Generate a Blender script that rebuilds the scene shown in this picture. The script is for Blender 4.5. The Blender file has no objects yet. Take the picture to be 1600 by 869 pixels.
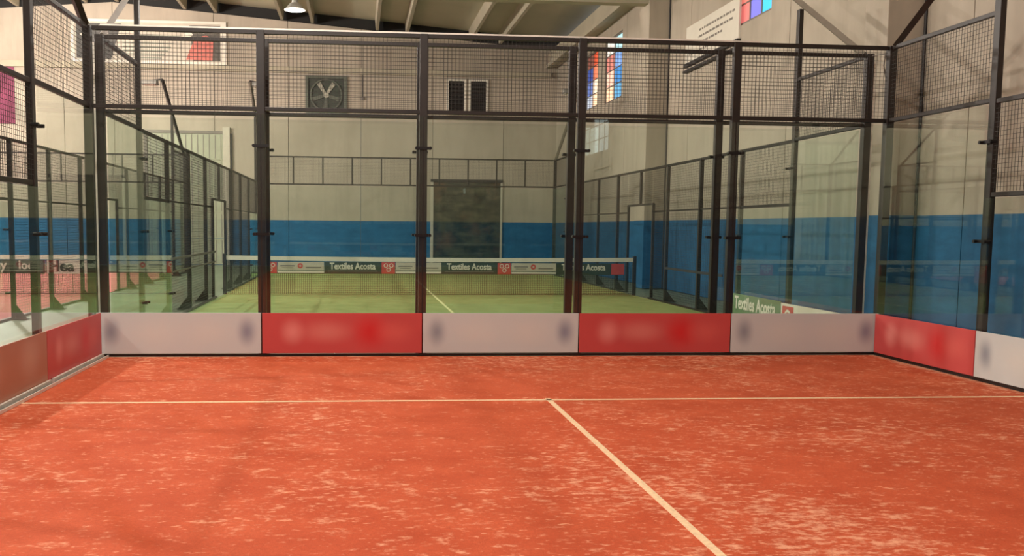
import bpy, math, random
from mathutils import Vector, Matrix
random.seed(7)
C = bpy.context.scene.collection
PI = math.pi

# ---------------------------------------------------------------- camera
cam_d = bpy.data.cameras.new('camera'); cam = bpy.data.objects.new('camera', cam_d); C.objects.link(cam)
bpy.context.scene.camera = cam
FPX, PPX, PPY = 1457.46, 680.45, 483.55
YAW, PITCH, ROLL = 0.083840, -0.087870, 0.008847
cam_d.sensor_fit = 'HORIZONTAL'; cam_d.sensor_width = 36.0
cam_d.lens = 36.0 * FPX / 1600.0
cam_d.shift_x = (800 - PPX) / 1600.0
cam_d.shift_y = (PPY - 434.5) / 1600.0
cam_d.clip_end = 200
f_ = Vector((math.sin(YAW)*math.cos(PITCH), math.cos(YAW)*math.cos(PITCH), math.sin(PITCH)))
r_ = Vector((math.cos(YAW), -math.sin(YAW), 0)); u_ = r_.cross(f_)
c_, s_ = math.cos(ROLL), math.sin(ROLL)
R_ = r_*c_ + u_*s_; U_ = u_*c_ - r_*s_
cam.matrix_world = Matrix(((R_.x, U_.x, -f_.x, -1.816), (R_.y, U_.y, -f_.y, -11.709), (R_.z, U_.z, -f_.z, 1.623), (0, 0, 0, 1)))

# ---------------------------------------------------------------- world, lights, exposure
w = bpy.data.worlds.new('world'); bpy.context.scene.world = w; w.use_nodes = True
w.node_tree.nodes['Background'].inputs[0].default_value = (0.75, 0.85, 1.0, 1)
w.node_tree.nodes['Background'].inputs[1].default_value = 0.6
vs = bpy.context.scene.view_settings
vs.view_transform = 'Standard'; vs.look = 'None'; vs.gamma = 1; vs.use_curve_mapping = False
vs.exposure = -0.18
try: bpy.context.scene.cycles.transparent_max_bounces = 40
except Exception: pass
G = 0.652          # gap between the two courts
FAR = 27.4         # far wall
WR = 6.5           # right wall
WL = -29.7
REAR = -27.0

def area(name, loc, tgt, size, power, col, sy=None):
    l = bpy.data.lights.new(name, 'AREA'); l.energy = power; l.size = size; l.color = col
    if sy: l.shape = 'RECTANGLE'; l.size_y = sy
    o = bpy.data.objects.new(name, l); C.objects.link(o); o.location = loc
    d = Vector(tgt) - Vector(loc)
    o.rotation_euler = d.to_track_quat('-Z', 'Y').to_euler()
    return o
WARM = (1.0, 0.92, 0.835)
# high bay lamps under the roof; only the first is in frame, the rest added to light the hall (their housings are built further down)
HIGHBAYS = [(-3.49, 14.0, 7.48, 330), (-3.5, -3.0, 7.6, 1050), (-3.5, -12.0, 7.6, 1750), (2.0, -8.0, 7.6, 100),
            (-3.5, 5.5, 7.6, 620), (-12.0, -3.0, 8.2, 1900), (-12.0, 5.5, 8.2, 2100), (-12.0, 14.0, 8.2, 2600), (-14.0, 19.0, 8.3, 3900),
            (-20.0, 5.5, 8.0, 2200), (-20.0, 16.0, 8.0, 2400), (2.4, 5.0, 7.6, 80)]
def point(name, loc, power, col, r=.14):
    l = bpy.data.lights.new(name, 'POINT'); l.energy = power; l.shadow_soft_size = r; l.color = col
    o = bpy.data.objects.new(name, l); C.objects.link(o); o.location = loc
for x, y, z, p in HIGHBAYS:
    point('high_bay_light', (x, y, z - 0.34), p, WARM)
# low side light from the left, shown as an added window band (built further down)
area('window_band_light', (WL + 0.2, 4.0, 5.2), (0, 4.0, 5.2), 1.0, 3000, (1.0, 0.93, 0.82), 40.0)

# ---------------------------------------------------------------- helpers
def tag(o, label=None, cat=None, group=None, kind=None):
    if label: o['label'] = label
    if cat: o['category'] = cat
    if group: o['group'] = group
    if kind: o['kind'] = kind
    return o
def empty(name, loc, label=None, cat=None, group=None, kind=None):
    o = bpy.data.objects.new(name, None); C.objects.link(o); o.location = loc; o.empty_display_size = .2
    return tag(o, label, cat, group, kind)
def wloc(o):
    v = Vector((0, 0, 0))
    while o is not None: v = v + Vector(o.location); o = o.parent
    return v
class MB:
    def __init__(s): s.v = []; s.f = []
    def box(s, a, b):
        x0, y0, z0 = [min(a[i], b[i]) for i in range(3)]; x1, y1, z1 = [max(a[i], b[i]) for i in range(3)]
        n = len(s.v)
        s.v += [(x0,y0,z0),(x1,y0,z0),(x1,y1,z0),(x0,y1,z0),(x0,y0,z1),(x1,y0,z1),(x1,y1,z1),(x0,y1,z1)]
        s.f += [tuple(n+i for i in q) for q in ((0,3,2,1),(4,5,6,7),(0,1,5,4),(1,2,6,5),(2,3,7,6),(3,0,4,7))]
        return s
    def cbox(s, c, d): return s.box([c[i]-d[i]/2 for i in range(3)], [c[i]+d[i]/2 for i in range(3)])
    def tube(s, p, q, r, n=8, r2=None, rot=0.0):
        p, q = Vector(p), Vector(q); r2 = r if r2 is None else r2
        d = (q-p).normalized(); a = d.orthogonal().normalized() if abs(d.z) < .99 and abs(d.x) < .99 and abs(d.y) < .99 else (Vector((1,0,0)) if abs(d.x) < .5 else Vector((0,1,0)))
        a = (a - d*a.dot(d)).normalized(); b = d.cross(a)
        k = len(s.v)
        for c, rr in ((p, r), (q, r2)):
            for i in range(n):
                t = 2*PI*(i+.5)/n + rot; s.v.append(tuple(c + (a*math.cos(t)+b*math.sin(t))*rr))
        for i in range(n): s.f.append((k+i, k+(i+1)%n, k+n+(i+1)%n, k+n+i))
        s.f.append(tuple(k+i for i in reversed(range(n)))); s.f.append(tuple(k+n+i for i in range(n)))
        return s
    def bar(s, p, q, t): return s.tube(p, q, t/math.sqrt(2), 4)
    def prism(s, pts, axis, a, b):      # polygon in the other two axes extruded along axis
        n = len(pts); k = len(s.v)
        def P(u, w, t): return {'x': (t, u, w), 'y': (u, t, w), 'z': (u, w, t)}[axis]
        for t in (a, b):
            for u, w_ in pts: s.v.append(P(u, w_, t))
        for i in range(n): s.f.append((k+i, k+(i+1)%n, k+n+(i+1)%n, k+n+i))
        s.f.append(tuple(k+i for i in reversed(range(n)))); s.f.append(tuple(k+n+i for i in range(n)))
        return s
    def ring(s, c, r0, r1, axis, t, n=20, a0=0, a1=2*PI):   # flat annulus with thickness, facing the axis
        for i in range(n):
            t0 = a0+(a1-a0)*i/n; t1 = a0+(a1-a0)*(i+1)/n
            pts = [(c[0]+math.cos(t0)*r0, c[1]+math.sin(t0)*r0), (c[0]+math.cos(t0)*r1, c[1]+math.sin(t0)*r1), (c[0]+math.cos(t1)*r1, c[1]+math.sin(t1)*r1), (c[0]+math.cos(t1)*r0, c[1]+math.sin(t1)*r0)]
            s.prism(pts, axis, t[0], t[1])
        return s
    def build(s, name, mat, parent=None, loc=None, bevel=0, smooth=False, kind=None, label=None):
        base = wloc(parent) if parent else Vector((0,0,0))
        L = Vector(loc) if loc is not None else base
        m = bpy.data.meshes.new(name)
        m.from_pydata([(v[0]-L.x, v[1]-L.y, v[2]-L.z) for v in s.v], [], s.f)
        import bmesh
        bm = bmesh.new(); bm.from_mesh(m); bmesh.ops.recalc_face_normals(bm, faces=bm.faces[:]); bm.to_mesh(m); bm.free()
        m.materials.append(mat)
        if smooth: m.shade_smooth()
        o = bpy.data.objects.new(name, m); C.objects.link(o); o.parent = parent; o.location = L - base
        if bevel:
            b = o.modifiers.new('bevel', 'BEVEL'); b.width = bevel; b.segments = 2; b.limit_method = 'ANGLE'
        return tag(o, label=label, kind=kind)

# ---------------------------------------------------------------- materials
def s2l(c): return tuple(((v/255)/12.92 if v/255 <= .04045 else ((v/255+.055)/1.055)**2.4) for v in c)
def mat(name):
    m = bpy.data.materials.new(name); m.use_nodes = True; return m, m.node_tree, m.node_tree.nodes['Principled BSDF']
def N(nt, t, **k):
    n = nt.nodes.new(t)
    for a, b in k.items(): setattr(n, a, b)
    return n
def noise(nt, vec, scale, detail=3, rough=.5):
    n = N(nt, 'ShaderNodeTexNoise'); n.inputs['Scale'].default_value = scale; n.inputs['Detail'].default_value = detail; n.inputs['Roughness'].default_value = rough
    if vec is not None: nt.links.new(vec, n.inputs['Vector'])
    return n.outputs['Fac']
def ramp(nt, fac, a, b, lo=0., hi=1., smooth=False):
    n = N(nt, 'ShaderNodeMapRange', interpolation_type='SMOOTHSTEP' if smooth else 'LINEAR'); n.inputs[1].default_value = a; n.inputs[2].default_value = b; n.inputs[3].default_value = lo; n.inputs[4].default_value = hi
    nt.links.new(fac, n.inputs[0]); return n.outputs[0]
def mix(nt, fac, a, b, bt='MIX'):
    n = N(nt, 'ShaderNodeMix', data_type='RGBA', blend_type=bt)
    for i, v in ((0, fac), (6, a), (7, b)):
        if isinstance(v, (int, float)): n.inputs[i].default_value = v
        elif isinstance(v, tuple): n.inputs[i].default_value = (*v[:3], 1)
        else: nt.links.new(v, n.inputs[i])
    return n.outputs[2]
def math_(nt, op, a, b):
    n = N(nt, 'ShaderNodeMath', operation=op)
    for i, v in enumerate((a, b)):
        if isinstance(v, (int, float)): n.inputs[i].default_value = v
        else: nt.links.new(v, n.inputs[i])
    return n.outputs[0]
def pos(nt): return N(nt, 'ShaderNodeNewGeometry').outputs['Position']
def scaled(nt, vec, s):
    n = N(nt, 'ShaderNodeVectorMath', operation='MULTIPLY'); nt.links.new(vec, n.inputs[0]); n.inputs[1].default_value = s; return n.outputs[0]
def bump(nt, bsdf, h, st, d=.01):
    b = N(nt, 'ShaderNodeBump'); b.inputs['Strength'].default_value = st; b.inputs['Distance'].default_value = d
    nt.links.new(h, b.inputs['Height']); nt.links.new(b.outputs[0], bsdf.inputs['Normal'])
def plain(name, rgb, rough=.5, metal=0, vary=.12, scale=3., spec=.5, lin=False):
    m, nt, b = mat(name); c = rgb if lin else s2l(rgb)
    col = mix(nt, ramp(nt, noise(nt, pos(nt), scale, 4), .3, .7), tuple(v*(1-vary) for v in c), tuple(min(1, v*(1+vary)) for v in c))
    nt.links.new(col, b.inputs['Base Color']); b.inputs['Roughness'].default_value = rough; b.inputs['Metallic'].default_value = metal
    b.inputs['Specular IOR Level'].default_value = spec
    return m
def emis(name, rgb, st, lin=False):
    m, nt, b = mat(name); c = rgb if lin else s2l(rgb)
    b.inputs['Base Color'].default_value = (*c, 1); b.inputs['Emission Color'].default_value = (*c, 1); b.inputs['Emission Strength'].default_value = st
    return m
M = {}
M['steel'] = plain('powder_coated_steel', (38, 31, 27), .42, 0, .2, 6, .4)
M['arm'] = plain('weathered_steel_arm', (112, 102, 90), .5, 0, .15, 5)  # same steel in a paler tone: light on the green court arms put into colour
M['wire'] = plain('coated_wire', (40, 33, 28), .5, 0, .15, 5)
M['wire_far'] = M['wire']
M['bolt'] = plain('dark_bolt', (30, 28, 28), .35, .3)
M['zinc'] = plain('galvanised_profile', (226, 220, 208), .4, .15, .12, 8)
M['white'] = plain('white_print', (214, 206, 192), .5, 0, .04)
M['pale'] = plain('pale_frame', (186, 176, 160), .55, 0, .06)
M['red'] = plain('red_print', (190, 70, 62), .5, 0, .1, 9)
M['dgreen'] = plain('dark_green_print', (52, 62, 48), .55, 0, .12)
M['ink'] = plain('dark_ink', (38, 34, 34), .6, 0, .1)
M['grey'] = plain('grey_ink', (120, 112, 104), .6, 0, .1)
M['blackhole'] = plain('dark_void', (26, 24, 22), .8, 0, .2)
M['cord'] = plain('net_cord', (30, 34, 28), .8, 0, .1)
M['housing'] = plain('lamp_housing', (150, 148, 142), .4, .3, .1)
M['fan_grey'] = plain('fan_housing_grey', (84, 88, 76), .5, .2, .15)
M['fan_dark'] = plain('fan_dark', (54, 60, 50), .7, 0, .2, 5)
M['blade'] = plain('fan_blade', (150, 146, 130), .45, .3, .1)
M['lens'] = emis('lamp_lens', (255, 246, 226), 9)
M['magenta'] = plain('magenta_cloth', (118, 48, 76), .7, 0, .1, 2)
M['duct'] = plain('dark_strip_cloth', (70, 62, 56), .8, 0, .15)

# painted precast panels: bare concrete above, blue paint below z 1.86
def wall_mat(name, blue=True):
    m, nt, b = mat(name); P = pos(nt)
    n1 = noise(nt, P, .35, 4, .6); n2 = noise(nt, scaled(nt, P, (1, 1, .15)), 2.2, 5, .65)
    base = mix(nt, ramp(nt, n1, .3, .7), s2l((160, 148, 132)), s2l((178, 165, 149)))
    base = mix(nt, ramp(nt, n2, .45, .75, 0, .35), base, s2l((134, 124, 108)))
    if blue:
        sep = N(nt, 'ShaderNodeSeparateXYZ'); nt.links.new(P, sep.inputs[0])
        fac = math_(nt, 'LESS_THAN', sep.outputs[2], 1.86)
        n3 = noise(nt, scaled(nt, P, (1, 1, 2.5)), 1.6, 5, .7)
        bl = mix(nt, ramp(nt, n3, .35, .7), s2l((18, 82, 124)), s2l((32, 102, 148)))
        base = mix(nt, fac, base, bl)
    nt.links.new(base, b.inputs['Base Color']); b.inputs['Roughness'].default_value = .72
    bump(nt, b, noise(nt, P, 18, 5, .6), .25, .006)
    return m
M['wall'] = wall_mat('painted_precast_concrete')
M['ceil'] = plain('roof_concrete', (176, 168, 146), .85, 0, .08, .5)
M['beam'] = plain('beam_concrete', (168, 158, 138), .8, 0, .08, .8)
M['floor'] = plain('screed_floor', (124, 136, 116), .5, 0, .1, .8)

def turf(name, lo, hi, sand, amt, fine=1., lscale=.55, stops=(.50, .70), edges=False):
    m, nt, b = mat(name); P = pos(nt)
    big = noise(nt, P, lscale, 3, .55); mid = noise(nt, P, 2.2, 4, .6)
    base = mix(nt, ramp(nt, mid, .3, .7), lo, hi)
    fineN = noise(nt, P, 46*fine, 4, .7)
    base = mix(nt, ramp(nt, fineN, .35, .75, 0, .35), base, tuple(v*.55 for v in lo))
    w1 = noise(nt, scaled(nt, P, (.7, 1, 1)), 9.0*fine, 5, .66)
    w2 = noise(nt, scaled(nt, P, (.62, 1.2, 1)), 20*fine, 4, .62)
    dens = ramp(nt, big, .36, .66, -.05, .045)
    if edges:      # brushed sand gathers along the screens and the trodden centre line
        sep = N(nt, 'ShaderNodeSeparateXYZ'); nt.links.new(P, sep.inputs[0])
        ex = ramp(nt, sep.outputs[0], 4.80, 4.93, 0, .14); ey = ramp(nt, sep.outputs[1], -.7, -.1, 0, .05)
        cx = math_(nt, 'ABSOLUTE', math_(nt, 'SUBTRACT', sep.outputs[0], .35), 0)
        cl = math_(nt, 'MULTIPLY', ramp(nt, cx, .1, 1.5, .036, 0, True), ramp(nt, sep.outputs[1], -5.2, -3.6, 1, 0, True))
        dens = math_(nt, 'ADD', math_(nt, 'ADD', dens, cl), math_(nt, 'MAXIMUM', ex, ey))
    s1 = ramp(nt, math_(nt, 'ADD', w1, dens), stops[0]+.06, stops[1]+.02, 0, 1, True)
    s2 = ramp(nt, math_(nt, 'ADD', w2, dens), stops[0]+.07, stops[1], 0, .85, True)
    sm = math_(nt, 'MULTIPLY', math_(nt, 'MAXIMUM', s1, s2), amt)
    col = mix(nt, sm, base, sand)
    nt.links.new(col, b.inputs['Base Color']); b.inputs['Roughness'].default_value = .85; b.inputs['Specular IOR Level'].default_value = .2
    bump(nt, b, math_(nt, 'ADD', noise(nt, P, 120*fine, 3, .7), w2), .6, .012)
    return m
M['red_turf'] = turf('red_sanded_turf', s2l((200, 85, 51)), s2l((221, 103, 66)), s2l((248, 182, 146)), .8, edges=True, stops=(.49, .70))
M['green_turf'] = turf('green_sanded_turf', s2l((134, 160, 98)), s2l((156, 180, 116)), s2l((182, 192, 138)), .5, .8)
M['pink_turf'] = turf('pink_sanded_turf', s2l((194, 104, 110)), s2l((214, 126, 128)), s2l((236, 172, 166)), .5, .8)
M['line'] = plain('line_turf', (240, 205, 165), .85, 0, .14, 40)
M['line_g'] = plain('line_turf_green_court', (216, 218, 160), .85, 0, .1, 30)

# glass: tinted clear sheet with a Fresnel-like mirror term, the same from both sides
def glass(name, tint, refl=1.0):
    m = bpy.data.materials.new(name); m.use_nodes = True; nt = m.node_tree; nt.nodes.clear()
    out = N(nt, 'ShaderNodeOutputMaterial'); mx = N(nt, 'ShaderNodeMixShader'); tr = N(nt, 'ShaderNodeBsdfTransparent'); gl = N(nt, 'ShaderNodeBsdfGlossy')
    tr.inputs[0].default_value = (*tint, 1); gl.inputs[0].default_value = (.92, 1, .95, 1); gl.inputs['Roughness'].default_value = 0.0
    lw = N(nt, 'ShaderNodeLayerWeight'); lw.inputs[0].default_value = .5
    p5 = math_(nt, 'POWER', lw.outputs['Facing'], 5.0)
    fac = math_(nt, 'MULTIPLY', math_(nt, 'ADD', math_(nt, 'MULTIPLY', p5, .96), .04), refl)
    nt.links.new(fac, mx.inputs[0]); nt.links.new(tr.outputs[0], mx.inputs[1]); nt.links.new(gl.outputs[0], mx.inputs[2]); nt.links.new(mx.outputs[0], out.inputs[0])
    return m
M['glass'] = glass('court_glass', (.945, .972, .955))

# ---------------------------------------------------------------- the hall
def zr(x):   # underside line of the pitched roof
    return 10.0 - .082*(x+5.9) if x > -11.6 else 10.0 - .082*(-11.6+5.9) - .082*(-11.6-x)
fl = MB().box((WL, REAR, -.12), (WR+.2, FAR+.2, -.014)).build('floor', M['floor']); tag(fl, kind='structure')

def panel_wall(root, axis, at, thick, joints, z1f, holes=(), zsplit=None):
    """vertical precast panels between joints; holes = (u0,u1,z0,z1) cut out of the panel that holds them"""
    for a, b in zip(joints[:-1], joints[1:]):
        g = .009; u0, u1 = a+g, b-g
        hs = [h for h in holes if h[0] < u1 and h[1] > u0]
        mb = MB()
        def put(ua, ub, za, zb0, zb1=None):
            zb1 = zb0 if zb1 is None else zb1
            mb.prism([(ua, za), (ub, za), (ub, zb1), (ua, zb0)], 'y' if axis == 'x' else 'x', at, at+thick)
        z_a, z_b = z1f(u0), z1f(u1)
        if not hs: put(u0, u1, 0, z_a, z_b)
        else:
            h = hs[0]; ha, hb = max(h[0], u0), min(h[1], u1)
            zz = lambda u: z_a+(z_b-z_a)*(u-u0)/(u1-u0)
            if ha > u0: put(u0, ha, 0, z_a, zz(ha))
            if hb < u1: put(hb, u1, 0, zz(hb), z_b)
            if h[2] > 0: put(ha, hb, 0, h[2])
            put(ha, hb, h[3], zz(ha), zz(hb))
        mb.build('wall_panel', M['wall'], root)
    return root
# far wall
wf = empty('wall_far', (0, FAR, 0), kind='structure')
jx = [-1.68+2.97*k for k in range(-9, 3)] + [WR+.2]
jx = [j for j in jx if j > WL]; jx = [WL] + jx
jx = sorted(set([round(j, 3) for j in jx] + [-11.6]))
DOOR = (1.31, 4.23, 0, 3.57)
panel_wall(wf, 'x', FAR, .18, jx, zr, holes=[DOOR])
MB().box((WL, FAR+.185, 0), (WR+.2, FAR+.25, 11)).build('backing', M['blackhole'], wf)  # dark sheet standing in for the shade in the gap above the panels
MB().prism([(WL, 7.84), (6.2, 7.84), (6.2, 8.08), (WL, 8.08)], 'y', FAR-.16, FAR-.001).build('ledge', M['beam'], wf, bevel=.01)
# right wall
wr_ = empty('wall_right', (WR, 0, 0), kind='structure')
jy = [.57+2.72*k for k in range(-9, 8)]
jy = [REAR] + [j for j in jy if REAR+.3 < j < 20] + [22.6, 25.2, FAR+.18]
jy = sorted(set(round(j, 3) for j in jy))
def near_j(v): return min(jy, key=lambda j: abs(j-v))
for v in (19.9, 17.26, 11.57, 6.08, 8.8):     # joints measured on the photograph
    k = near_j(v); jy[jy.index(k)] = v
WINS = [(20.75, 22.45, 5.9, 7.85, 0), (17.75, 19.8, 5.8, 7.88, 1), (6.95, 8.72, 6.06, 7.9, 2), (-21.3, -19.15, 4.23, 7.2, 3), (-24.4, -22.1, 4.1, 7.2, 3)]
jy = sorted(set([j for j in jy if not any(a-.02 < j < b+.02 for a, b, *_ in WINS)] ))
panel_wall(wr_, 'y', WR, .2, jy, lambda u: 9.0, holes=[w_[:4] for w_ in WINS])
MB().box((WR+.21, REAR, 0), (WR+.26, 5.0, 9)).box((WR+.21, 5.0, 0), (WR+.26, FAR, 5.5)).box((WR+.21, 9.2, 5.5), (WR+.26, 17.3, 9)).box((WR+.21, 22.9, 5.5), (WR+.26, FAR, 9)) \
    .build('backing', M['blackhole'], wr_)
for y0, y1 in ((13.17, 14.05), (1.67, 2.30), (-9.8, -9.1)):
    c = MB().box((5.92, y0, 0), (WR-.001, y1, 8.3)).build('column', M['wall'], wr_, bevel=.012)
    MB().tube((WR-.02, y0-.03, 0), (WR-.02, y0-.03, 8.2), .022, 8).build('drain_pipe', M['ink'], wr_)  # dark line down the joint between column and wall
M['band'] = emis('window_band_pane', (250, 240, 225), 1.6)
wb = empty('window_6', (WL, 4, 5.2), kind='structure')  # added window band on the unseen left wall, there for the side light
for k in range(20): MB().box((WL+.02, -16+2*k+.04, 4.7), (WL+.05, -16+2*k+1.96, 5.7)).build('pane', M['band'], wb)
MB().box((WL, -16, 4.62), (WL+.09, 24, 4.69)).box((WL, -16, 5.71), (WL+.09, 24, 5.78)).build('window_frame', M['grey'], wb)
# other walls, only seen in reflections
wl_ = empty('wall_left', (WL, 0, 0), kind='structure')
panel_wall(wl_, 'y', WL-.2, .2, [REAR+2.97*k for k in range(0, 18)], lambda u: 8.6)
wq = empty('wall_rear', (0, REAR, 0), kind='structure')
panel_wall(wq, 'x', REAR-.2, .2, jx, zr)
# ceiling with paired ribs
ce = empty('ceiling', (0, 0, 9), kind='structure')
for a, b in ((WL-.2, -11.6), (-11.6, WR+.25)):
    MB().prism([(a, zr(a)+.46), (b, zr(b)+.46), (b, zr(b)+.6), (a, zr(a)+.6)], 'y', REAR-.2, FAR+.25).build('roof_slab', M['ceil'], ce)
for k in range(-5, 3):
    for off in (0, 1.22):
        x = -1.02+3.86*k+off
        if x > WR-.6 or x < WL+.5: continue
        z = zr(x)
        MB().prism([(x-.06, z+.03), (x+.06, z+.03), (x+.1, z+.5), (x-.1, z+.5)], 'y', REAR, FAR-.02).build('roof_rib', M['beam'], ce)
for y0 in (13.25, 1.8, -9.6):
    for a, b in ((WL, -11.6), (-11.6, 5.92)):
        MB().prism([(a, 7.62), (b, 7.62), (b, zr(b)), (a, zr(a))], 'y', y0, y0+.34).build('girder', M['beam'], ce)
MB().box((6.14, REAR, 8.32), (WR-.001, FAR-.001, 8.93)).build('edge_beam', M['beam'], ce)
MB().box((6.0, REAR, 8.26), (6.13, FAR-.001, 8.40)).build('gutter', M['beam'], ce)

# windows in the right wall: coloured daylight through panes
def win_emis(rgb, st=1.1): return emis('lit_pane', rgb, st)
PAL = {0: [[(120, 70, 60), (205, 80, 50)], [(50, 70, 140), (220, 120, 90)], [(90, 110, 170), (250, 225, 200)], [(170, 180, 200), (250, 215, 180)]],
       1: [[(225, 222, 215), (170, 215, 225)], [(196, 120, 110), (120, 160, 220)], [(236, 190, 170), (60, 130, 195)], [(240, 205, 170), (90, 160, 210)]],
       2: [[(205, 110, 110), (90, 90, 190), (60, 190, 235)], [(215, 120, 115), (150, 160, 230), (70, 205, 240)], [(205, 120, 110), (80, 80, 180), (40, 160, 230)], [(200, 110, 105), (110, 110, 200), (60, 180, 230)]],
       3: [[(225, 235, 240)]*3]*6}
pane_cache = {}
for i, (y0, y1, z0, z1, k) in enumerate(WINS):
    wn = empty('window_%d' % (i+1), (WR, (y0+y1)/2, z0), kind='structure')
    fr = MB(); t = .05
    fr.box((WR+.03, y0, z0), (WR+.12, y1, z0+t)).box((WR+.03, y0, z1-t), (WR+.12, y1, z1)).box((WR+.03, y0, z0), (WR+.12, y0+t, z1)).box((WR+.03, y1-t, z0), (WR+.12, y1, z1))
    rows = PAL[k]; nr, nc = len(rows), len(rows[0])
    for r in range(1, nr): zc = z1-(z1-z0)*r/nr; fr.box((WR+.05, y0, zc-.015), (WR+.1, y1, zc+.015))
    for c in range(1, nc): yc = y1-(y1-y0)*c/nc; fr.box((WR+.05, yc-.02, z0), (WR+.1, yc+.02, z1))
    fr.build('window_frame', M['pale'] if k == 3 else M['grey'], wn)
    for r in range(nr):
        for c in range(nc):
            col = rows[r][c]; st = 2.6 if k == 3 else 1.0
            if (col, st) not in pane_cache: pane_cache[(col, st)] = win_emis(col, st)
            ya, yb = y1-(y1-y0)*c/nc, y1-(y1-y0)*(c+1)/nc; za, zb = z1-(z1-z0)*r/nr, z1-(z1-z0)*(r+1)/nr
            MB().box((WR+.07, ya-.02, za-.015), (WR+.08, yb+.02, zb+.015)).build('pane', pane_cache[(col, st)], wn)
# far wall doors
d1 = empty('door_1', (2.77, FAR, 0), kind='structure')
fr = MB()
fr.box((1.22, FAR-.05, 0), (1.34, FAR+.1, 3.57)).box((4.17, FAR-.05, 0), (4.25, FAR+.1, 3.57))
fr.build('door_frame', M['pale'], d1)
m, nt, b = mat('dark_mottled_curtain'); P = pos(nt)
col = mix(nt, ramp(nt, noise(nt, scaled(nt, P, (1, 1, 2.2)), 1.5, 6, .7), .42, .62), s2l((30, 36, 26)), s2l((78, 76, 56)))
col = mix(nt, ramp(nt, noise(nt, P, .9, 4, .6), .55, .72, 0, .7), col, s2l((104, 66, 38)))
nt.links.new(col, b.inputs['Base Color']); b.inputs['Roughness'].default_value = .35; M['curtain'] = m
for k in range(6):
    z0 = .02+k*.588
    MB().box((1.34, FAR+.02, z0), (4.17, FAR+.06, z0+.578)).build('door_panel', M['curtain'], d1)
MB().box((1.22, FAR-.06, 3.50), (4.25, FAR+.1, 3.62)).build('door_head', M['ink'], d1)
d2 = empty('door_2', (-8.8, FAR, 0), kind='structure')
M['door_grey'] = plain('grey_green_sheet', (152, 152, 130), .5, .1, .07, 2)
for k in range(5):
    z0 = .02+k*1.066
    MB().box((-10.3, FAR-.05, z0), (-7.3, FAR-.002, z0+1.05)).build('door_panel', M['door_grey'], d2)
    rb = MB()
    for j in range(13): rb.box((-10.2+j*.235, FAR-.062, z0+.06), (-10.17+j*.235, FAR-.051, z0+1.0))
    rb.build('door_ribs', M['grey'], d2, kind='stuff')
MB().box((-10.42, FAR-.1, 0), (-10.3, FAR-.002, 5.4)).box((-10.42, FAR-.1, 5.33), (-7.2, FAR-.002, 5.45)).build('door_frame', M['grey'], d2)
MB().box((-7.28, FAR-.16, 0), (-7.0, FAR-.002, 5.6)).build('door_post', M['pale'], d2)
MB().box((-6.99, FAR-.12, 0), (-6.93, FAR-.002, 5.35)).build('door_rail', M['ink'], d2)  # narrow dark strip along the right edge of the door post

# ---------------------------------------------------------------- court carpets with inlaid lines
def court_carpet(name, x0, x1, y0, y1, m, lm, lines, label):
    cx = (x0+x1)/2
    root = empty(name, (cx, (y0+y1)/2, -.012), label, 'court carpet')
    MB().box((x0, y0, -.014), (x1, y1, -.003)).build('turf', m, root)
    for a, b in lines: MB().box((a[0], a[1], -.012), (b[0], b[1], 0)).build('court_line', lm, root)
    return root
court_carpet('red_court_carpet', -4.96, 4.96, -22, -.035, M['red_turf'], M['line'],
    [((-4.955, -3.10), (4.955, -3.05)), ((-.025, -10), (.025, -3.0)), ((-.025, -17.0), (.025, -10)), ((-4.955, -16.95), (4.955, -16.9))],
    'brick red sanded artificial turf of the nearest court with pale lines')
court_carpet('green_court_carpet', -4.96, 4.96, G+.035, G+19.96, M['green_turf'], M['line_g'],
    [((-4.955, G+3.05), (4.955, G+3.10)), ((-.025, G+2.95), (.025, G+17)), ((-4.955, G+16.9), (4.955, G+16.95))],
    'olive green artificial turf of the court behind the glass')
LX = -7.7
court_carpet('pink_court_carpet', LX-9.96, LX-.04, G, G+19.96, M['pink_turf'], M['line'],
    [((LX-9.95, G+3.05), (LX-.05, G+3.10)), ((LX-5.025, G+2.95), (LX-4.975, G+17)), ((LX-9.95, G+16.9), (LX-.05, G+16.95))],
    'pink red artificial turf of the court at the far left')

# ---------------------------------------------------------------- cage sections
def mesh_panel(parent, fixed, axis, u0, u1, z0, z1, pitch=.05, r=.0019, name='wire_mesh', mt=None):
    """welded wire panel in the plane axis: 'x' runs along x at y=fixed, 'y' runs along y at x=fixed"""
    mb = MB(); h = r
    n = max(1, int(round((u1-u0)/pitch))); nz = max(1, int(round((z1-z0)/pitch)))
    for i in range(1, n):
        u = u0+(u1-u0)*i/n
        if axis == 'x': mb.box((u-h, fixed-h, z0), (u+h, fixed+h, z1))
        else: mb.box((fixed-h, u-h, z0), (fixed+h, u+h, z1))
    for i in range(1, nz):
        z = z0+(z1-z0)*i/nz
        if axis == 'x': mb.box((u0, fixed+h, z-h), (u1, fixed+3*h, z+h))
        else: mb.box((fixed+h, u0, z-h), (fixed+3*h, u1, z+h))
    return mb.build(name, mt or M['wire'], parent, kind='stuff')
def beam(parent, p, q, name='rail', t=(.05, .05)):
    """square rail between two points parallel to an axis"""
    d = [q[i]-p[i] for i in range(3)]; k = max(range(3), key=lambda i: abs(d[i]))
    h = [0, 0, 0]
    o = [i for i in range(3) if i != k]
    h[o[0]] = t[0]/2; h[o[1]] = t[1]/2
    return MB().box([min(p[i], q[i])-h[i] for i in range(3)], [max(p[i], q[i])+h[i] for i in range(3)]).build(name, M['steel'], parent, bevel=.004)
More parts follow.
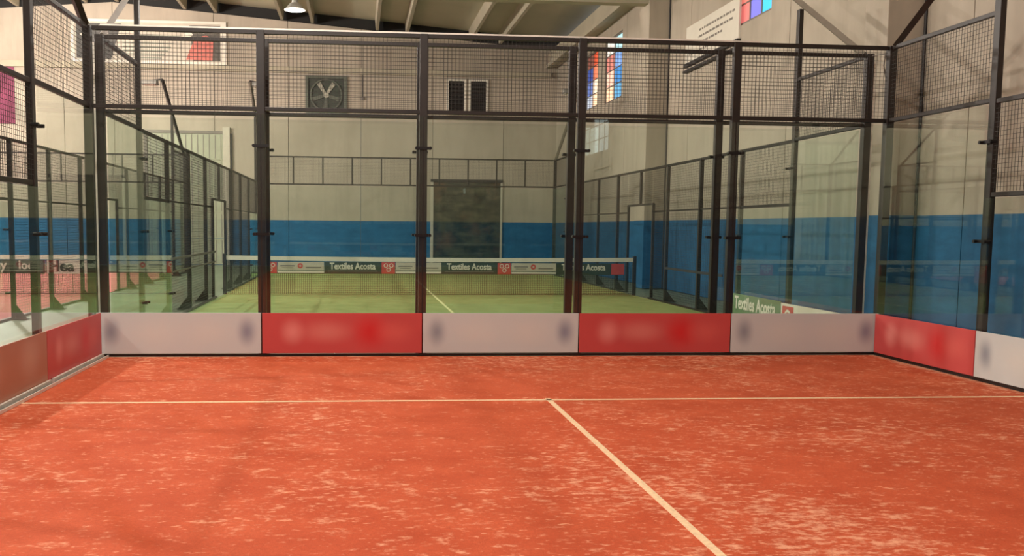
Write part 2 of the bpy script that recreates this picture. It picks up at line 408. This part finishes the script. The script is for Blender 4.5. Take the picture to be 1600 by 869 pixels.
def clamp(parent, x, y, z, axis, side=1):
    """plate with two bolts that holds the edges of two panes to a post"""
    mb = MB()
    if axis == 'x':
        mb.box((x-.10, y-.012, z-.018), (x+.10, y-.006, z+.018))
        for s in (-1, 1): mb.tube((x+s*.085, y-.045, z), (x+s*.085, y+.03, z), .02, 8)
    else:
        mb.box((x-.012*side, y-.10, z-.018), (x-.006*side, y+.10, z+.018))
        for s in (-1, 1): mb.tube((x-.045*side, y+s*.085, z), (x+.03*side, y+s*.085, z), .02, 8)
    mb.build('clamp', M['bolt'], parent)
def foot(parent, x, y, axis, side):
    """floor plate with a triangular gusset on the outer side of a post"""
    mb = MB()
    if axis == 'y':
        mb.box((x-.05, y-.08, 0), (x+side*.24 , y+.08, .012))
        mb.prism([(x+side*.03, .012), (x+side*.22, .012), (x+side*.03, .26)], 'y', y-.006, y+.006)
    else:
        mb.box((x-.08, y-.05, 0), (x+.08, y+side*.24, .012))
        mb.prism([(y+side*.03, .012), (y+side*.22, .012), (y+side*.03, .26)], 'x', x-.006, x+.006)
    mb.build('foot_plate', M['steel'], parent)
def post(parent, x, y, z1, w=.09, d=.06, axis='x', z0=0):
    a, b = (w, d) if axis == 'x' else (d, w)
    return MB().box((x-a/2, y-b/2, z0), (x+a/2, y+b/2, z1)).build('post', M['steel'], parent, bevel=.006)

def end_wall(name, x0, y, out, label, panoramic=False, corner=True, zs=4.0, clamps=True, width=10, base_zinc=False):
    """10 m glass end wall, posts on the outer side (out = +1: beyond the glass)"""
    r = empty(name, (x0+width/2, y, 0), label, 'glass screen')
    n = width//2; po = y+out*.055
    for i in range(n+1):
        x = x0+2*i
        if i in (0, n):
            post(r, x+(-.06 if i == 0 else .06), po, zs, .1, .1)
        elif not panoramic:
            post(r, x, po, zs, .1, .08)
            foot(r, x, po+out*.0, 'x', out)
            if clamps:
                for z in (.45, 1.52, 2.6): clamp(r, x, y, z, 'x')
        else:
            pass
    if panoramic:
        for i in range(1, width): post(r, x0+i, po, zs, .05, .04, z0=3.05)
    for i in range(n):
        MB().box((x0+2*i+.008, y-.006, .03), (x0+2*i+2-.008, y+.006, 2.99)).build('glass_pane', M['glass'], r)
        mesh_panel(r, y+out*.03, 'x', x0+2*i, x0+2*i+2, 3.06, 3.96)
    beam(r, (x0, po, 3.05), (x0+width, po, 3.05)); beam(r, (x0, po, zs-.025), (x0+width, po, zs-.025))
    MB().box((x0+.035, y-.03, .0), (x0+width-.035, y+.03, .028)).build('base_profile', M['zinc'] if base_zinc else M['steel'], r)
    return r

def side_wall(name, x, side, ys, label, y_end=None, door=True, glass_to=4, both=True, dirn=1, length=20, gl=True, arms=(True, True), foots=True, meshr=.0019):
    """side screen running from ys in the dirn direction for length metres"""
    r = empty(name, (x, ys+dirn*length/2, 0), label, 'side fence')
    po = x+side*.055
    Y = lambda u: ys+dirn*u
    def rect(u0, u1, z0, z1, glassy):
        a, b = sorted((Y(u0), Y(u1)))
        if glassy: MB().box((x-.006, a+.008, z0+.03), (x+.006, b-.008, z1-.01)).build('glass_pane', M['glass'], r)
        else: mesh_panel(r, x+side*.03, 'y', a, b, z0, z1, r=meshr)
    ends = [0, length]
    full = length >= 20
    for u in range(0, int(length)+1, 2):
        e = min(u, length-u) if full else u
        if u == 0 or (full and u == length): continue          # corner posts belong to the end walls
        if door and full and u == 10:
            post(r, po, Y(u), 3.05, .07, .06, 'y', z0=2.22); continue
        tall = 5.05 if (e == 2 and arms[0 if u <= length/2 else 1]) else (4.0 if e == 2 else 3.05)
        post(r, po, Y(u), tall, .08 if e > 2 else .1, .07, 'y')
        if foots: foot(r, po, Y(u), 'y', side)
        if e <= 4:
            for z in ((.45, 1.52, 2.6) if e == 2 else (.45, 1.52)): clamp(r, x, Y(u), z, 'y', side)
    secs = range(0, int(length), 2)
    for u in secs:
        e = min(u, length-2-u) if full else u
        if e == 0:
            rect(u, u+2, 0, 3.0, gl); rect(u, u+2, 3.06, 3.96, False)
            beam(r, (po, Y(u), 3.05), (po, Y(u+2), 3.05)); beam(r, (po, Y(u), 3.975), (po, Y(u+2), 3.975))
        elif e == 2:
            rect(u, u+2, 0, 2.0, gl); rect(u, u+2, 2.06, 3.0, False)
            beam(r, (po, Y(u), 2.03), (po, Y(u+2), 2.03)); beam(r, (po, Y(u), 3.03), (po, Y(u+2), 3.03))
        elif door and full and u in (8, 10):
            a, b = (8, 9) if u == 8 else (11, 12)
            rect(a, b, .04, 3.0, False)
            rect(9 if u == 8 else 10, 10 if u == 8 else 11, 2.24, 3.0, False)
            post(r, po, Y(9 if u == 8 else 11), 2.22, .06, .06, 'y')
            beam(r, (po, Y(u), 3.03), (po, Y(u+2), 3.03)); beam(r, (po, Y(a), 2.03), (po, Y(b), 2.03), t=(.035, .035))
            beam(r, (po, Y(9 if u == 8 else 10), 2.21), (po, Y(10 if u == 8 else 11), 2.21))
        else:
            rect(u, u+2, .04, 2.0, False); rect(u, u+2, 2.05, 3.0, False)
            beam(r, (po, Y(u), 2.03), (po, Y(u+2), 2.03), t=(.035, .035)); beam(r, (po, Y(u), 3.03), (po, Y(u+2), 3.03))
    for u0, u1 in (((0, 9), (11, length)) if (door and full) else ((0, length),)):
        MB().box((x-.03, min(Y(u0), Y(u1))+.002, 0), (x+.03, max(Y(u0), Y(u1))-.002, .03)).build('base_profile', M['steel'], r)
    # sloping arms that carry the floodlights, from the corner top up along the fence
    for k, (c, s) in enumerate(((0, 1), (length, -1))):
        if not arms[k] or (k == 1 and not full): continue
        p = (po, Y(c+s*.05), 4.0); q = (po, Y(c+s*3.35), 5.95)
        MB().bar(p, q, .075).build('lamp_arm', M['arm'] if 'green' in name else M['steel'], r)
    return r
# red court (nearest)
end_wall('red_back_screen', -5, 0, 1, 'glass back screen of the red court with dark posts and wire mesh on top')
side_wall('red_left_screen', -5, -1, 0, 'glass side screen at the left edge of the red court', dirn=-1, length=10, door=False, arms=(True, False))
side_wall('red_right_screen', 5, 1, 0, 'glass side screen at the right edge of the red court', dirn=-1, length=10, door=False, arms=(True, False))
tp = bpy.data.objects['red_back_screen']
MB().box((-4.9, .035, 4.001), (3.3, .075, 4.02)).build('top_strip', M['zinc'], tp)  # pale strip added for the bright line on the rail's lit top
# green court
end_wall('green_near_screen', -5, G, -1, 'glass screen of the green court just behind the red court screen')
end_wall('green_far_screen', -5, G+20, 1, 'frameless glass end screen of the green court beyond the net', panoramic=True)
side_wall('green_left_screen', -5, -1, G, 'long fence along the left side of the green court, glass then wire mesh')
side_wall('green_right_screen', 5, 1, G, 'long fence along the right side of the green court by the blue wall')
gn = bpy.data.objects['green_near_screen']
for sx in (-1, 1): MB().box((sx*5.112, G-.09, .05), (sx*5.14, G-.03, 3.9)).build('edge_strip', M['zinc'], gn)  # added pale strips standing in for the bright reflection beside the corner posts
# pink court at the left
side_wall('pink_right_screen', LX, 1, G, 'wire fence along the near side of the pink court at the far left', gl=True, arms=(False, True))
end_wall('pink_far_screen', LX-10, G+20, 1, 'glass end screen of the pink court beyond its net', panoramic=True)

# ---------------------------------------------------------------- nets
def ladder_net(name, x0, x1, y, label, h=.92, sag=.03):
    r = empty(name, ((x0+x1)/2, y, 0), label, 'court net')
    xc = (x0+x1)/2; top = lambda x: h - sag*(1-((x-xc)/((x1-x0)/2))**2)
    for x, s in ((x0+.06, 1), (x1-.06, -1)):
        MB().box((x-.04, y-.05, 0), (x+.04, y+.05, h+.04)).build('net_post', M['ink'], r, bevel=.008)
    n = 24; mb = MB(); tp = MB()
    for i in range(n):
        a = x0+.1+(x1-x0-.2)*i/n; b = x0+.1+(x1-x0-.2)*(i+1)/n; k = len(tp.v)
        for xx in (a, b):
            z = top(xx); tp.v += [(xx, y-.012, z-.10), (xx, y-.012, z), (xx, y+.012, z), (xx, y+.012, z-.10)]
        for j in range(4): tp.f.append((k+j, k+(j+1) % 4, k+4+(j+1) % 4, k+4+j))
    tp.build('net_tape', M['white'], r)
    L = x1-x0-.2; nn = int(L/.045)
    for i in range(nn+1):
        xx = x0+.1+L*i/nn; mb.box((xx-.004, y-.002, .01), (xx+.004, y+.002, top(xx)-.09))
    for j in range(1, 18): mb.box((x0+.1, y-.002, j*.045), (x1-.1, y+.002, j*.045+.006))
    mb.box((x0+.1, y-.004, .004), (x1-.1, y+.004, .014))
    mb.build('net_cords', M['cord'], r, kind='stuff')
    return r
ladder_net('court_net', -5, 5, G+10, 'low white taped net across the green court')
ladder_net('court_net', LX-10, LX, G+10, 'low white taped net across the pink court at the left')

def text_mesh(name, body, size, mt, parent, loc, rot, ext=.002, bold=0., sx=1.):
    cu = bpy.data.curves.new(name, 'FONT'); cu.body = body; cu.size = size; cu.extrude = ext; cu.offset = bold; cu.align_x = 'CENTER'; cu.align_y = 'CENTER'; cu.resolution_u = 3
    t = bpy.data.objects.new('tmp', cu); C.objects.link(t)
    bpy.context.view_layer.update()
    me = bpy.data.meshes.new_from_object(t.evaluated_get(bpy.context.evaluated_depsgraph_get()))
    bpy.data.objects.remove(t); bpy.data.curves.remove(cu)
    me.materials.clear(); me.materials.append(mt); me.name = name
    o = bpy.data.objects.new(name, me); C.objects.link(o); o.parent = parent
    o.location = Vector(loc)-wloc(parent); o.rotation_euler = rot; o.scale = (sx, 1, 1)
    return o
# printed strips hanging on the nets, text sides towards the camera
NY = G+10-.02
def strip(x0, label, cut0=-99):
    z0, z1 = .515, .775
    r = empty('net_banner', (x0+1.4, NY, z0), label, 'banner', 'printed banners hung on the green court net')
    a = max(x0, cut0)
    if x0 >= cut0:
        g = MB().box((x0, NY-.006, z0-.02), (x0+1.35, NY, z1)).build('green_panel', M['dgreen'], r)
        text_mesh('lettering', 'Textiles Acosta', .215, M['white'], g, (x0+.67, NY-.009, .675), (PI/2, 0, 0), bold=.006, sx=.80)
        MB().box((x0+.08, NY-.009, .556), (x0+1.26, NY-.0065, .572)).build('thin_line', M['grey'], g)
    rp = MB().box((x0+1.36, NY-.006, z0-.01), (x0+1.68, NY, z1)).build('red_panel', M['red'], r)
    lg = MB()
    for cx, cz in ((x0+1.46, .70), (x0+1.59, .70), (x0+1.525, .60)): lg.ring((cx, cz), .035, .052, 'y', (NY-.010, NY-.0065), 12)
    lg.build('ring_logo', M['white'], rp)
    if x0+2.78 < 4.95:
        wp = MB().box((x0+1.70, NY-.006, .585), (x0+2.79, NY, z1)).build('white_panel', M['pale'], r)
        MB().box((x0+1.70, NY-.006, z0), (x0+2.79, NY, .56)).build('white_border', M['white'], r)
        mb = MB().box((x0+1.76, NY-.009, .67), (x0+2.10, NY-.0065, .70)).box((x0+2.36, NY-.009, .63), (x0+2.72, NY-.0065, .66))
        mb.box((x0+1.80, NY-.009, .63), (x0+2.06, NY-.0065, .645))
        mb.build('small_print', M['grey'], wp)
        MB().ring((x0+2.23, .685), .025, .065, 'y', (NY-.010, NY-.0065), 10).build('round_emblem', M['red'], wp)
strip(-5.40, 'red and white banner at the left end of the green court net', -4.9)
strip(-2.60, 'dark green lettered banner left of the middle post on the green court net')
strip(.20, 'dark green lettered banner right of the middle post on the green court net')
r = empty('net_banner', (3.9, NY, .5), 'dark green banner at the right end of the green court net', 'banner', 'printed banners hung on the green court net')
g = MB().box((3.0, NY-.006, .495), (4.35, NY, .775)).build('green_panel', M['dgreen'], r)
text_mesh('lettering', 'Textiles Acosta', .215, M['white'], g, (3.67, NY-.009, .675), (PI/2, 0, 0), bold=.006, sx=.80)
MB().box((4.36, NY-.006, .505), (4.68, NY, .775)).build('red_panel', M['red'], r)
# banners on the pink court net
def xat(px): return (px-558.6)/65.1-1.82
def lnet(x0, x1, m, label):
    r = empty('net_banner', ((x0+x1)/2, NY, .5), label, 'banner', 'printed banners hung on the pink court net')
    return r, MB().box((x0, NY-.006, .47), (x1, NY, .79)).build('printed_panel', M[m], r)
r, g = lnet(-13.2, -9.05, 'ink', 'black banner with white letters on the pink court net')
text_mesh('lettering', 'Phy', .30, M['white'], g, (xat(18), NY-.009, .66), (PI/2, 0, 0), bold=.008)
text_mesh('lettering', 'loer', .27, M['white'], g, (xat(64), NY-.009, .66), (PI/2, 0, 0), bold=.006)
r, g = lnet(-9.0, -7.85, 'white', 'white banner with black letters on the pink court net')
text_mesh('lettering', 'Hea', .36, M['ink'], g, (xat(112), NY-.009, .64), (PI/2, 0, 0), bold=.012)

# ---------------------------------------------------------------- advertising boards at the foot of the glass
def blob_mat(name, base, blobs, rough=.45):
    """flat print: soft patches of colour in board coordinates"""
    m, nt, b = mat(name); tc = N(nt, 'ShaderNodeTexCoord').outputs['Object']
    col = mix(nt, .0, s2l(base), s2l(base))
    for (u, v, ru, rv, rgb, st) in blobs:
        sub = N(nt, 'ShaderNodeVectorMath', operation='SUBTRACT'); nt.links.new(tc, sub.inputs[0]); sub.inputs[1].default_value = (u, 0, v)
        sc = scaled(nt, sub.outputs[0], (1/ru, 0, 1/rv))
        ln = N(nt, 'ShaderNodeVectorMath', operation='LENGTH'); nt.links.new(sc, ln.inputs[0])
        col = mix(nt, ramp(nt, ln.outputs['Value'], 0, 1, st, 0, True), col, s2l(rgb))
    nt.links.new(col, b.inputs['Base Color']); b.inputs['Roughness'].default_value = rough
    return m
WB = blob_mat('white_board_print', (200, 204, 202), [(-.82, .27, .16, .24, (120, 126, 140), .75), (.82, .27, .16, .24, (112, 116, 140), .75), (-.3, .27, .5, .26, (214, 212, 204), .6), (.35, .27, .45, .26, (212, 210, 202), .6)])
RB = blob_mat('red_board_print', (196, 74, 72), [(-.62, .27, .2, .22, (222, 134, 126), .9), (-.2, .27, .45, .2, (214, 122, 112), .8), (.35, .27, .3, .3, (206, 30, 34), .9), (.66, .27, .35, .2, (214, 94, 86), .7)])
BB = blob_mat('brown_board_print', (176, 120, 96), [(-.5, .3, .5, .3, (190, 150, 128), .8), (.5, .3, .4, .3, (196, 160, 140), .7)])
def board(cx, cy, rot, m, label, L=1.985, h=.505, z0=.042, name='advertising_board', group='advertising boards round the red court'):
    mb = MB().box((-L/2, -.008, 0), (L/2, .008, h))
    o = mb.build(name, m, None, loc=(0, 0, 0), bevel=.002)
    o.location = (cx, cy, z0); o.rotation_euler = (0, 0, rot)
    return tag(o, label, 'advertising board', group)
names = [(-4, WB, 'white advertising board in the left corner of the back screen'), (-2, RB, 'red advertising board second from the left on the back screen'),
         (0, WB, 'white advertising board in the middle of the back screen'), (2, RB, 'red advertising board second from the right on the back screen'),
         (4, WB, 'white advertising board in the right corner of the back screen')]
for x, m_, lb in names: board(x, -.06, 0, m_, lb)
board(4.94, -1.08, -PI/2, RB, 'red advertising board on the right side screen next to the corner')
board(4.94, -3.08, -PI/2, WB, 'white advertising board on the right side screen cut by the frame edge')
board(-4.94, -1.08, PI/2, RB, 'dull red advertising board on the left side screen next to the corner')
board(-4.94, -3.08, PI/2, BB, 'brownish advertising board on the left side screen cut by the frame edge')
# boards inside the green court, right side
o = board(4.94, G+1, -PI/2, M['white'], 'white board with red logo at the foot of the green court right fence', h=.44, z0=.03, group='advertising boards in the green court')
MB().box((-.95, -.012, .06), (-.55, -.0085, .36)).build('red_logo', M['red'], o, loc=None) if False else None
def bpart(parent, mb, name, mt):
    p = mb.build(name, mt, None); p.parent = parent; return p
bpart(o, MB().box((-.93, -.012, .08), (-.55, -.0085, .40)), 'red_logo', M['red'])
bpart(o, MB().ring((-.74, .24), .07, .11, 'y', (-.016, -.0125), 14), 'ring_logo', M['white'])
bpart(o, MB().box((-.42, -.012, .26), (-.02, -.0085, .31)), 'small_print', M['grey'])
bpart(o, MB().prism([(.06, .20), (.24, .20), (.15, .36)], 'y', -.012, -.0085), 'triangle_emblem', M['ink'])
GB = plain('leaf_green_print', (96, 122, 84), .5, 0, .12, 4)
o = board(4.94, G+3, -PI/2, GB, 'green board with white letters at the foot of the green court right fence', h=.46, z0=.03, group='advertising boards in the green court')
t = text_mesh('lettering', 'Textiles Acosta', .31, M['white'], o, (4.94, G+3, .03), (0, 0, 0), bold=.008, sx=.84)
t.location = (0, -.011, .30); t.rotation_euler = (PI/2, 0, 0)
# strips tied to the mesh of the green court side fences
tag(MB().box((-4.995, G+4.05, 1.02), (-4.975, G+8.9, 1.06)).box((-4.99, G+4.05, .80), (-4.985, G+8.9, .83)).build('fence_strap', M['grey'], None, loc=(-5, G+6.5, .8)), 'pale strap tied along the green court left fence at waist height', 'strap')
tag(MB().box((4.985, G+4.6, .74), (5.0, G+7.9, .79)).build('fence_strip', M['ink'], None, loc=(5, G+6.2, .74)), 'thin dark strip tied along the green court right fence', 'strip')
# metal channel at the foot of the left screen
ch = empty('floor_channel', (-4.88, -4, 0), 'bright metal channel on the floor under the left boards', 'metal channel')
MB().box((-4.925, -10, 0), (-4.90, -2.06, .05)).build('rail_strip', M['zinc'], ch)
MB().box((-4.925, -1.98, 0), (-4.90, -.1, .05)).build('rail_strip', M['zinc'], ch)
MB().box((-4.90, -10, .0), (-4.86, -.1, .012)).build('channel_bed', M['ink'], ch)
MB().box((-4.86, -10, 0), (-4.845, -.1, .03)).build('rail_strip', M['zinc'], ch)

# ---------------------------------------------------------------- things on the walls
# extractor fan
FY = FAR-.002
fn = empty('extractor_fan', (-3.1, FAR, 6.19), 'square grey extractor fan high on the far wall', 'fan')
MB().box((-3.95, FY-.10, 6.19), (-3.83, FY, 7.75)).box((-2.38, FY-.10, 6.19), (-2.26, FY, 7.75)).box((-3.83, FY-.10, 6.19), (-2.38, FY, 6.31)).box((-3.83, FY-.10, 7.63), (-2.38, FY, 7.75)).build('housing', M['fan_grey'], fn, bevel=.01)
MB().box((-3.83, FY-.02, 6.31), (-2.38, FY, 7.63)).build('back_plate', M['fan_dark'], fn)
MB().ring((-3.105, 6.97), .60, .66, 'y', (FY-.08, FY-.021), 28).build('shroud_ring', M['fan_grey'], fn)
for a in (60, 125, 270, 345, 200):
    t = math.radians(a); c, s = math.cos(t), math.sin(t)
    pts = [(.08, -.05), (.56, -.12), (.58, .06), (.08, .05)]
    MB().prism([(-3.105+c*u-s*v, 6.97+s*u+c*v) for u, v in pts], 'y', FY-.06, FY-.045).build('blade', M['blade'] if a in (60, 125) else M['fan_grey'], fn)
MB().tube((-3.105, FY-.07, 6.97), (-3.105, FY-.021, 6.97), .11, 14).build('hub', M['blade'], fn)
# louvred vents
for k, (x0, x1, lb) in enumerate(((1.85, 2.66, 'left of two white framed louvred vents on the far wall'), (2.77, 3.58, 'right of two white framed louvred vents on the far wall'))):
    r = empty('louvre_vent', ((x0+x1)/2, FAR, 6.27), lb, 'vent', 'louvred vents above the dark door')
    MB().box((x0, FY-.08, 6.27), (x0+.08, FY, 7.75)).box((x1-.08, FY-.08, 6.27), (x1, FY, 7.75)).box((x0+.08, FY-.08, 6.27), (x1-.08, FY, 6.35)).box((x0+.08, FY-.08, 7.66), (x1-.08, FY, 7.75)).build('frame', M['white'], r)
    MB().box((x0+.08, FY-.01, 6.35), (x1-.08, FY, 7.66)).build('back_plate', M['blackhole'], r)
    for j in range(10):
        z = 6.38+j*.13
        MB().prism([(FY-.06, z), (FY-.05, z-.005), (FY-.012, z+.09), (FY-.02, z+.10)], 'x', x0+.08, x1-.08).build('slat', M['bolt'], r)
# cable conduit beside the fan
cd = empty('cable_conduit', (-1.65, FAR, 6.7), 'thin cable with a junction box right of the extractor fan', 'cable')
MB().tube((-1.62, FY-.02, 7.82), (-1.62, FY-.02, 6.9), .014, 6).build('cable', M['ink'], cd)
MB().box((-1.72, FY-.07, 6.80), (-1.56, FY, 6.93)).build('junction_box', M['grey'], cd)
# large picture sign on the far wall
sg = empty('wall_sign', (-10.16, FAR, 8.1), 'large framed banner with dark ends high on the far wall', 'sign')
X0, X1, Z0, Z1 = -13.15, -7.17, 8.14, 9.72
MB().box((X0, FY-.04, Z0), (X1, FY, Z1)).build('sheet', M['pale'], sg)
MB().box((X0-.06, FY-.08, Z0-.06), (X1+.06, FY-.03, Z0+.04)).box((X0-.06, FY-.08, Z1-.04), (X1+.06, FY-.03, Z1+.06)).box((X0-.06, FY-.08, Z0+.04), (X0+.08, FY-.03, Z1-.04)).box((X1-.16, FY-.08, Z0+.04), (X1+.06, FY-.03, Z1-.04)).build('frame', M['white'], sg)
SY = (FY-.05, FY-.041)
MB().prism([(X0+.15, Z0+.1), (X0+1.5, Z0+.1), (X0+1.9, Z1-.1), (X0+.15, Z1-.1)], 'y', *SY).build('dark_print', plain('dark_picture', (72, 70, 66), .6, 0, .3, 6), sg)
MB().prism([(X1-1.25, Z0+.1), (X1-.18, Z0+.1), (X1-.18, Z1-.1), (X1-1.4, Z1-.1)], 'y', *SY).build('dark_print', plain('dark_picture_right', (86, 80, 72), .6, 0, .3, 6), sg)
MB().prism([(X1-1.55, Z0+.12), (X1-.5, Z0+.12), (X1-.45, 9.1), (X1-.75, 9.25), (X1-1.2, 9.1)], 'y', FY-.056, FY-.051).build('red_print', plain('coral_print', (190, 104, 92), .6, 0, .2, 6), sg)
wm = MB().ring((X1-.95, 9.3), .09, .28, 'y', (FY-.062, FY-.057), 12, .2, 2.9).ring((X1-1.45, 9.15), .02, .22, 'y', (FY-.062, FY-.057), 12, .4, 3.4)
wm.ring((X0+1.15, 9.3), .10, .27, 'y', (FY-.062, FY-.057), 12, -.4, 2.8).ring((X0+.45, 9.0), .09, .24, 'y', (FY-.062, FY-.057), 12, -.8, 2.4).build('white_print', M['white'], sg)
tl = MB()
for j in range(7):
    z = 9.15-j*.145
    tl.box((X0+1.9+.02*j, FY-.046, z), (X0+4.2-.12*j, FY-.0415, z+.05))
tl.build('print_lines', plain('faded_print', (128, 132, 118), .6, 0, .3, 20), sg)
# magenta banner
tag(MB().box((-17.6, FY-.05, 5.6), (-15.45, FY-.02, 7.84)).build('hanging_banner', M['magenta'], None, loc=(-16.5, FY-.04, 5.6), bevel=.004), 'plain magenta banner hanging at the far left of the far wall', 'banner')
# notice board on the right wall
ns = empty('notice_board', (WR, 10.05, 5.7), 'long white notice board with dark lower rail high on the right wall', 'sign')
MB().box((WR-.05, 8.45, 5.78), (WR-.002, 11.75, 6.68)).build('sheet', M['white'], ns)
MB().box((WR-.09, 8.42, 5.70), (WR-.002, 11.78, 5.78)).build('bottom_rail', M['ink'], ns)
MB().box((WR-.11, 8.42, 5.56), (WR-.002, 11.78, 5.61)).build('support_bar', M['ink'], ns)
pl = MB()
for z, a, b in ((6.43, 8.7, 10.9), (6.27, 8.8, 10.9), (6.12, 9.4, 10.9), (5.95, 10.2, 11.5)):
    y = a
    while y < b:
        w_ = random.uniform(.08, .22); pl.box((WR-.053, y, z), (WR-.0505, min(b, y+w_), z+.05)); y += w_+.05
pl.build('print_lines', M['grey'], ns)
# loose cable looped at the top of the right corner
cb = MB(); pts = [(5.12, .30, 3.95), (5.10, .30, 3.80), (5.13, .30, 3.66), (5.18, .30, 3.62), (5.22, .30, 3.68), (5.20, .30, 3.84), (5.24, .30, 3.97)]
for a, b in zip(pts[:-1], pts[1:]): cb.tube(a, b, .009, 6)
cb.tube((5.0, .06, 3.97), (5.12, .30, 3.95), .009, 6); cb.tube((5.24, .30, 3.97), (5.05, G-.06, 3.97), .009, 6)
tag(cb.build('cable_loop', M['grey'], None, loc=(5.15, .3, 3.6)), 'loose grey cable hanging in a loop between the two right corner posts', 'cable')
# high bay lamps
for i, (x, y, z, p) in enumerate(HIGHBAYS):
    lab = 'bright hanging lamp under the concrete roof above the far wall' if i == 0 else 'hanging high bay lamp out of frame above the courts'
    r = empty('high_bay_lamp', (x, y, z), lab, 'lamp', 'high bay lamps under the roof')
    MB().tube((x, y, z-.12), (x, y, z+.06), .28, 20, .12).build('shade', M['housing'], r)
    MB().tube((x, y, z+.05), (x, y, z+.2), .08, 12).build('driver_housing', M['housing'], r)
    MB().tube((x, y, z+.2), (x, y, zr(x)+.45), .01, 6).build('suspension_rod', M['ink'], r)
    MB().tube((x, y, z-.135), (x, y, z-.121), .2, 20).build('lens', M['lens'], r)
# floodlights at the ends of the lamp arms
def flood(x, y, z, po_, lab):
    r = empty('floodlight', (x, y, z), lab, 'lamp', 'floodlights on the sloping arms')
    MB().prism([(y-.2, z+.02), (y+.2, z+.02), (y+.14, z+.14), (y-.14, z+.14)], 'x', x-.22, x+.22).build('housing', M['housing'], r)
    MB().box((x-.18, y-.16, z-.0), (x+.18, y+.16, z+.018)).build('lens', M['lens'] if False else M['white'], r)
    MB().bar((x, y, z+.13), (po_, y, 5.96), .04).build('bracket', M['ink'], r)
for sx, nm in ((-1, 'left'), (1, 'right')):
    po = sx*5.055
    flood(po-sx*.3, G+20-3.4, 5.78, po, 'floodlight on the sloping arm at the far %s corner of the green court' % nm)
    flood(po-sx*.3, G+3.4, 5.78, po, 'floodlight above the near %s corner of the green court' % nm)
flood(LX-.3, G+20-3.4, 5.78, LX+.055, 'floodlight on the sloping arm at the far corner of the pink court')
